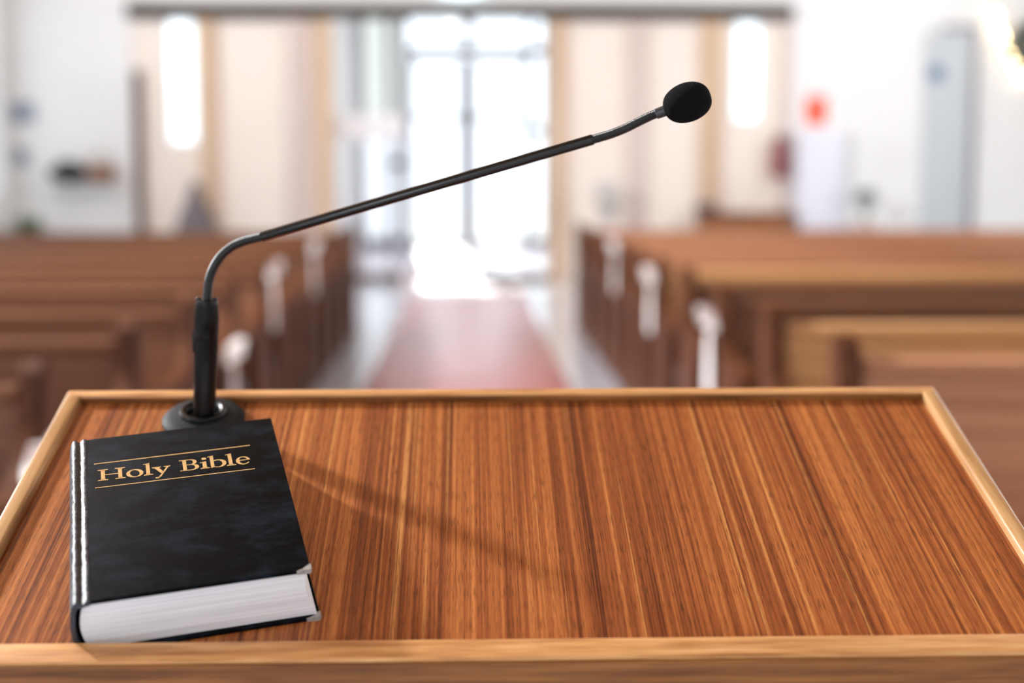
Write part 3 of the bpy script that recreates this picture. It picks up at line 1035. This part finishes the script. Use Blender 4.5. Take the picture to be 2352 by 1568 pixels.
# red sign with a white cabinet under it
bm = BM(); box(bm, 4.14, 4.39, YB - 0.012, YB, 1.92, 2.26, 0.003)
tag(obj('red_sign', bm, plain('red_sign_paint', (242, 88, 52), 0.45), None, True), 'small bright red-orange sign on the white back wall', 'sign')
t = thing('white_wall_cabinet', 'tall white cabinet under the red-orange sign', 'cabinet', (4.28, YB - 0.14, 0))
obj('body', bx(-0.28, 0.28, -0.12, 0.138, 0.0, 1.86, 0.006), plain('white_cabinet_paint', (232, 234, 242), 0.5, var=0.02), t)
obj('door', bx(-0.26, 0.26, -0.138, -0.121, 0.04, 1.83, 0.004), plain('white_cabinet_door', (226, 229, 240), 0.45, var=0.02), t)
obj('handle', bx(0.2, 0.215, -0.155, -0.138, 0.95, 1.07, 0.003), M_METAL, t)
# maroon extinguisher at the edge of the screen
M_MAROON = plain('maroon_paint', (128, 26, 42), 0.35, var=0.05)
t = thing('fire_extinguisher', 'slim maroon extinguisher hanging at the right end of the cream screen', 'extinguisher', (3.80, YB - 0.13, 1.27))
bm = BM(); lathe(bm, [(0.0, 0.0), (0.08, 0.0), (0.086, 0.015), (0.086, 0.42), (0.07, 0.47), (0.022, 0.50), (0.02, 0.52)], 28); obj('cylinder', bm, M_MAROON, t, True)
obj('bracket', bx(-0.03, 0.03, 0.05, 0.13, 0.3, 0.36, 0.003), M_DARKMETAL, t)
obj('handle', bx(-0.012, 0.012, -0.07, 0.03, 0.52, 0.545, 0.004), M_DARKMETAL, t)
bm = BM(); tube(bm, catmull([(0, -0.02, 0.51), (-0.05, -0.03, 0.50), (-0.07, -0.03, 0.40), (-0.068, -0.03, 0.22)], 6), 0.009, 10); obj('hose', bm, M_DARKMETAL, t, True)
# low brown cabinet before the right screen
t = thing('low_wooden_cabinet', 'long low brown cabinet standing against the right screen', 'cabinet', (3.34, YB - 0.32, 0))
M_CAB = wood('brown_cabinet_timber', (104, 62, 36), (130, 82, 50), (150, 98, 62), 22, 0.9, 'x', 0.45)
obj('carcass', bx(-0.55, 0.55, -0.16, 0.19, 0.06, 0.83, 0.005), M_CAB, t)
obj('top', bx(-0.58, 0.58, -0.19, 0.19, 0.832, 0.865, 0.006), M_CAB, t)
for s in (-1, 1):
    d = obj('door', bx(-0.53 if s < 0 else 0.01, -0.01 if s < 0 else 0.53, -0.178, -0.161, 0.1, 0.8, 0.004), M_CAB, t)
    obj('knob', bx(s * 0.06 - 0.012, s * 0.06 + 0.012, -0.2, -0.178, 0.45, 0.475, 0.005), M_DARKMETAL, d)
obj('plinth', bx(-0.53, 0.53, -0.13, 0.19, 0.0, 0.06), M_CAB, t)
# folded dark blue cloth on the cabinet
t = thing('folded_cloth', 'small folded dark blue-grey cloth on the end of the low cabinet', 'cloth', (2.58, 17.05, 0.0))
t.location = (2.88, YB - 0.32, 0.866)
M_NAVY = plain('navy_cloth', (62, 74, 100), 0.9, var=0.15, scale=30)
for k in range(3):
    obj('fold', bx(-0.13 + 0.006 * k, 0.13 - 0.008 * k, -0.11, 0.11 - 0.006 * k, 0.002 + 0.032 * k, 0.031 + 0.032 * k, 0.012), M_NAVY, t)

# pale bouquet on a stand left of it
t = thing('flower_stand', 'tall plain stand carrying the pale bouquet', 'stand', (1.66, 16.9, 0))
bm = BM(); lathe(bm, [(0.0, 0), (0.17, 0), (0.17, 0.02), (0.03, 0.05), (0.022, 0.1), (0.022, 0.74), (0.13, 0.77), (0.13, 0.79), (0, 0.79)], 28)
obj('pedestal', bm, M_MAUVE, t, True)
fl = thing('pale_bouquet', 'pale grey-white bouquet on the stand by the right screen', 'flowers', (1.66, 16.9, 0.79))
bm = BM(); lathe(bm, [(0, 0), (0.07, 0), (0.10, 0.06), (0.11, 0.14), (0.09, 0.16), (0.0, 0.155)], 28); obj('vase', bm, plain('grey_vase', (170, 172, 170), 0.4), fl, True)
M_BLOOM = plain('white_bloom', (228, 230, 228), 0.8, var=0.08, scale=20)
M_LEAF = plain('grey_green_leaf', (126, 138, 122), 0.7, var=0.2, scale=20)
rnd = random.Random(3)
for k in range(16):
    a = k * 2.4; rr = 0.05 + 0.15 * math.sqrt((k + 0.5) / 16)
    z = 0.36 + 0.10 * rnd.random() - rr * 0.6 + 0.06
    bm = BM()
    for q in range(9):
        b = q * 2.4; ra = 0.016 * math.sqrt(q)
        bmesh.ops.create_icosphere(bm, subdivisions=1, radius=0.022, matrix=Matrix.Translation((rr * math.cos(a) + ra * math.cos(b), rr * math.sin(a) + ra * math.sin(b), z + 0.03 - ra * 0.5)) @ Matrix.Scale(0.6, 4, (0, 0, 1)))
    tube(bm, [(0.03 * math.cos(a), 0.03 * math.sin(a), 0.12), (rr * math.cos(a), rr * math.sin(a), z)], 0.004, 6)
    obj('flower', bm, M_BLOOM, fl, True)
bm = BM()
for k in range(40):
    a = rnd.random() * 6.28; e = rnd.random() * 0.9
    d = Vector((math.cos(a) * math.cos(e), math.sin(a) * math.cos(e), math.sin(e)))
    c = Vector((0, 0, 0.15)) + d * (0.1 + 0.1 * rnd.random())
    bmesh.ops.create_icosphere(bm, subdivisions=1, radius=0.04, matrix=Matrix.Translation(c) @ d.to_track_quat('X', 'Z').to_matrix().to_4x4() @ Matrix.Diagonal((1, 0.4, 0.12, 1)))
obj('leaves', bm, M_LEAF, fl, True)

# round dark plant pot thing by the white cabinet
M_DKGREEN = plain('dark_grey_green', (92, 106, 100), 0.7, var=0.3, scale=14)


def leafy(name, label, cat, loc, rad, height, mat, pot_mat, seed, n=90, potr=0.13, poth=0.28):
    t = thing(name, label, cat, loc)
    bm = BM(); lathe(bm, [(0, 0), (potr * 0.75, 0), (potr, poth), (potr * 1.08, poth), (potr * 1.08, poth + 0.03), (potr * 0.9, poth + 0.03), (potr * 0.85, poth - 0.02), (0, poth - 0.02)], 28)
    obj('pot', bm, pot_mat, t, True)
    r_ = random.Random(seed)
    bm = BM()
    for k in range(n):
        a = r_.random() * 6.283; e = r_.random() * 1.5 - 0.25
        d = Vector((math.cos(a) * math.cos(e), math.sin(a) * math.cos(e), math.sin(e)))
        c = Vector((0, 0, height)) + d * rad * (0.45 + 0.55 * r_.random())
        bmesh.ops.create_icosphere(bm, subdivisions=1, radius=rad * 0.3, matrix=Matrix.Translation(c) @ d.to_track_quat('X', 'Z').to_matrix().to_4x4() @ Matrix.Diagonal((1, 0.45, 0.1, 1)))
    obj('foliage', bm, mat, t, True)
    bm = BM()
    for k in range(5):
        a = k * 1.257
        tube(bm, catmull([(0.02 * math.cos(a), 0.02 * math.sin(a), poth - 0.03), (0.03 * math.cos(a), 0.03 * math.sin(a), (poth + height) / 2), (rad * 0.5 * math.cos(a), rad * 0.5 * math.sin(a), height)], 5), 0.007, 6)
    obj('stem', bm, mat, t, True)
    return t


leafy('potted_plant', 'dark grey-green potted plant right of the tall white cabinet', 'plant', (4.65 + 0.07, 16.8, 0), 0.16, 0.98, M_DKGREEN, M_MAUVE, 5, poth=0.72, potr=0.14)
leafy('potted_plant', 'green potted plant in the left back corner behind the pews', 'plant', (-5.10, 16.7, 0), 0.24, 0.60, plain('leaf_green', (92, 120, 88), 0.6, var=0.3, scale=14), M_MAUVE, 8, poth=0.3)

# left part of the back wall: pictures, dark shelf ornament
M_PICBLUE = plain('grey_blue_print', (140, 152, 172), 0.5, var=0.2, scale=6)
for (x0, x1, z0, z1, lab) in ((-5.48, -5.20, 1.93, 2.18, 'grey-blue framed picture high near the left corner'),
                              (-5.46, -5.29, 1.41, 1.63, 'small grey-blue framed picture under the larger one near the left corner')):
    t = thing('framed_picture', lab, 'picture', ((x0 + x1) / 2, YB - 0.02, z0), group='pictures near the left corner')
    w = (x1 - x0) / 2
    bm = BM()
    for a, b, c, d in ((-w, -w + 0.02, 0, z1 - z0), (w - 0.02, w, 0, z1 - z0), (-w + 0.02, w - 0.02, 0, 0.02), (-w + 0.02, w - 0.02, z1 - z0 - 0.02, z1 - z0)):
        box(bm, a, b, -0.02, 0.019, c, d)
    obj('frame', bm, plain('pale_frame', (190, 194, 202), 0.5), t, False)
    obj('print', bx(-w + 0.02, w - 0.02, -0.008, 0.015, 0.02, z1 - z0 - 0.02), M_PICBLUE, t, False)
t = thing('wall_shelf', 'narrow white shelf on the left back wall under the black and brown objects', 'shelf', (-4.66, YB - 0.13, 1.18))
obj('board', bx(-0.42, 0.42, -0.13, 0.129, 0.0, 0.025, 0.003), M_WHITE, t)
for s in (-0.3, 0.3):
    obj('bracket', bx(s - 0.012, s + 0.012, -0.1, 0.129, -0.12, -0.001, 0.003), M_WHITE, t)
t = thing('black_bag', 'rounded black bag lying on the white shelf of the left back wall', 'bag', (-4.80, YB - 0.13, 1.206))
bm = BM(); bmesh.ops.create_uvsphere(bm, u_segments=28, v_segments=16, radius=1, matrix=Matrix.Translation((0, 0, 0.125)) @ Matrix.Diagonal((0.24, 0.10, 0.125, 1)))
for v in bm.verts:
    v.co.x += 0.012 * noise.noise(v.co * 12); v.co.z = max(0.0, v.co.z + 0.01 * noise.noise(v.co * 9 + Vector((4, 0, 0))))
obj('body', bm, plain('black_fabric', (16, 19, 26), 0.8, var=0.3, scale=20), t, True)
bm = BM(); tube(bm, catmull([(-0.1, 0, 0.23), (-0.06, 0, 0.275), (0.04, 0, 0.275), (0.09, 0, 0.235)], 6), 0.009, 8); obj('handle', bm, plain('black_strap', (18, 20, 24), 0.7), t, True)
t = thing('brown_basket', 'round brown basket beside the black bag on the wall shelf', 'basket', (-4.40, YB - 0.13, 1.206))
bm = BM(); lathe(bm, [(0, 0), (0.10, 0), (0.145, 0.06), (0.16, 0.15), (0.15, 0.21), (0.14, 0.215), (0.14, 0.16), (0.11, 0.03), (0, 0.025)], 32)
obj('body', bm, plain('brown_wicker', (138, 92, 56), 0.7, var=0.3, scale=60, bump=0.6), t, True)
bm = BM(); tube(bm, catmull([(-0.145, 0, 0.2), (-0.12, 0, 0.29), (0, 0, 0.33), (0.12, 0, 0.29), (0.145, 0, 0.2)], 6), 0.009, 8); obj('handle', bm, plain('brown_wicker_handle', (120, 78, 46), 0.7), t, True)

# grey draped stand near the left slit window
t = thing('draped_stand', 'slim stand under a grey cloth below the left slit window', 'stand', (-3.2, 16.9, 0))
bm = BM(); lathe(bm, [(0.0, 0), (0.2, 0), (0.2, 0.02), (0.03, 0.04), (0.025, 1.22), (0, 1.22)], 20); obj('pole', bm, M_DARKMETAL, t, True)
bm = BM()
prof = [(0.245, 0.52), (0.235, 0.7), (0.185, 0.86), (0.11, 1.02), (0.07, 1.16), (0.045, 1.235), (0.0, 1.25)]
lathe(bm, prof, 48)
for v in bm.verts:
    a = math.atan2(v.co.y, v.co.x); k = 1 + 0.10 * math.sin(7 * a) * (1.25 - v.co.z) / 0.7
    v.co.x *= k; v.co.y *= k
obj('cloth', bm, plain('grey_cloth', (112, 106, 110), 0.85, var=0.2, scale=10), t, True)

# white hanging notice at the left of the porch opening
t = thing('hanging_notice', 'blank white notice board hanging at the left of the porch opening', 'notice', (-1.22, YB + 0.32, 1.73))
obj('board', bx(-0.44, 0.44, -0.015, 0.015, 0.0, 0.32, 0.004), plain('white_board', (244, 246, 250), 0.4, var=0.01), t)
for s in (-0.35, 0.35):
    bm = BM(); tube(bm, [(s, 0, 0.32), (s, 0, 2.46)], 0.004, 8); obj('cord', bm, M_METAL, t, True)
# dark closer on the entrance frame
t = thing('door_closer', 'small dark closer box on the frame left of the glass doors', 'door closer', (-1.18, PY1 + 0.02, 1.44))
obj('body', bx(-0.13, 0.1, -0.03, 0.038, 0.0, 0.12, 0.01), M_DARKMETAL, t)
obj('arm', bx(-0.1, 0.14, -0.05, -0.031, 0.05, 0.075, 0.004), M_DARKMETAL, t)

# pale lamp above the beam
t = thing('wall_lamp', 'glowing pale blue-white lamp above the dark beam over the porch opening', 'lamp', (-0.06, YB - 0.001, 3.50))
obj('mount', bx(-0.2, 0.2, -0.03, 0.0, -0.06, 0.2, 0.006), M_WHITE, t)
bm = BM(); bmesh.ops.create_uvsphere(bm, u_segments=28, v_segments=14, radius=1, matrix=Matrix.Translation((0, -0.1, 0.07)) @ Matrix.Diagonal((0.33, 0.07, 0.14, 1)))
obj('shade', bm, glow('lamp_glow', (226, 244, 250), 1.6), t, True)

# evergreen wreath and fairy lights on the right end of the back wall
M_NEEDLE = plain('evergreen_needles', (44, 70, 48), 0.7, var=0.35, scale=30)
wc = Vector((6.86, YB - 0.12, 2.87))
t = thing('evergreen_wreath', 'dark evergreen wreath hung high at the right end of the back wall', 'wreath', wc)
bm = BM()
rnd = random.Random(11)
for k in range(4000):
    a = rnd.random() * 6.283
    c = Vector((0.2 * math.cos(a), 0, 0.2 * math.sin(a)))
    d = Vector((rnd.gauss(0, 1), rnd.gauss(0, 0.7), rnd.gauss(0, 1))).normalized()
    if d.y > 0.3: d.y = -d.y
    l = 0.05 + 0.07 * rnd.random()
    p = c + d * 0.02; q = c + d * (0.03 + l)
    s = d.orthogonal().normalized() * 0.0045
    u_ = d.cross(s).normalized() * 0.004
    v = [bm.verts.new(p + s), bm.verts.new(p - s * 0.5 + u_), bm.verts.new(p - s * 0.5 - u_), bm.verts.new(q)]
    bm.faces.new((v[0], v[1], v[3])); bm.faces.new((v[1], v[2], v[3])); bm.faces.new((v[2], v[0], v[3])); bm.faces.new((v[2], v[1], v[0]))
obj('needles', bm, M_NEEDLE, t, False)
bm = BM(); tube(bm, [(0.2 * math.cos(R(a)), 0, 0.2 * math.sin(R(a))) for a in range(0, 361, 10)], 0.03, 10, False); obj('ring', bm, M_BROWNPOST, t, True)
t = thing('fairy_lights', 'string of warm glowing fairy lights trailing beside the evergreen wreath', 'lights', (6.45, YB - 0.06, 3.42))
way = [(0.02, 0.02, 0.05), (0.0, 0, -0.1), (-0.02, 0, -0.26), (0.03, 0, -0.42), (0.12, -0.01, -0.58), (0.27, -0.02, -0.78), (0.38, -0.02, -1.0), (0.5, -0.02, -1.1)]
way = [(x, y, z) for x, y, z in way]
bm = BM(); tube(bm, catmull(way, 8), 0.004, 8); obj('wire', bm, M_BROWNPOST, t, True)
M_BULB = glow('warm_bulb', (255, 226, 170), 55.0)
for (x, z) in ((-0.03, -0.18), (0.0, -0.36), (0.06, -0.44), (0.15, -0.66), (0.27, -0.80), (0.31, -0.93)):
    bm = BM(); bmesh.ops.create_uvsphere(bm, u_segments=12, v_segments=8, radius=0.014, matrix=Matrix.Translation((x, -0.02, z)))
    obj('bulb', bm, M_BULB, t, True)
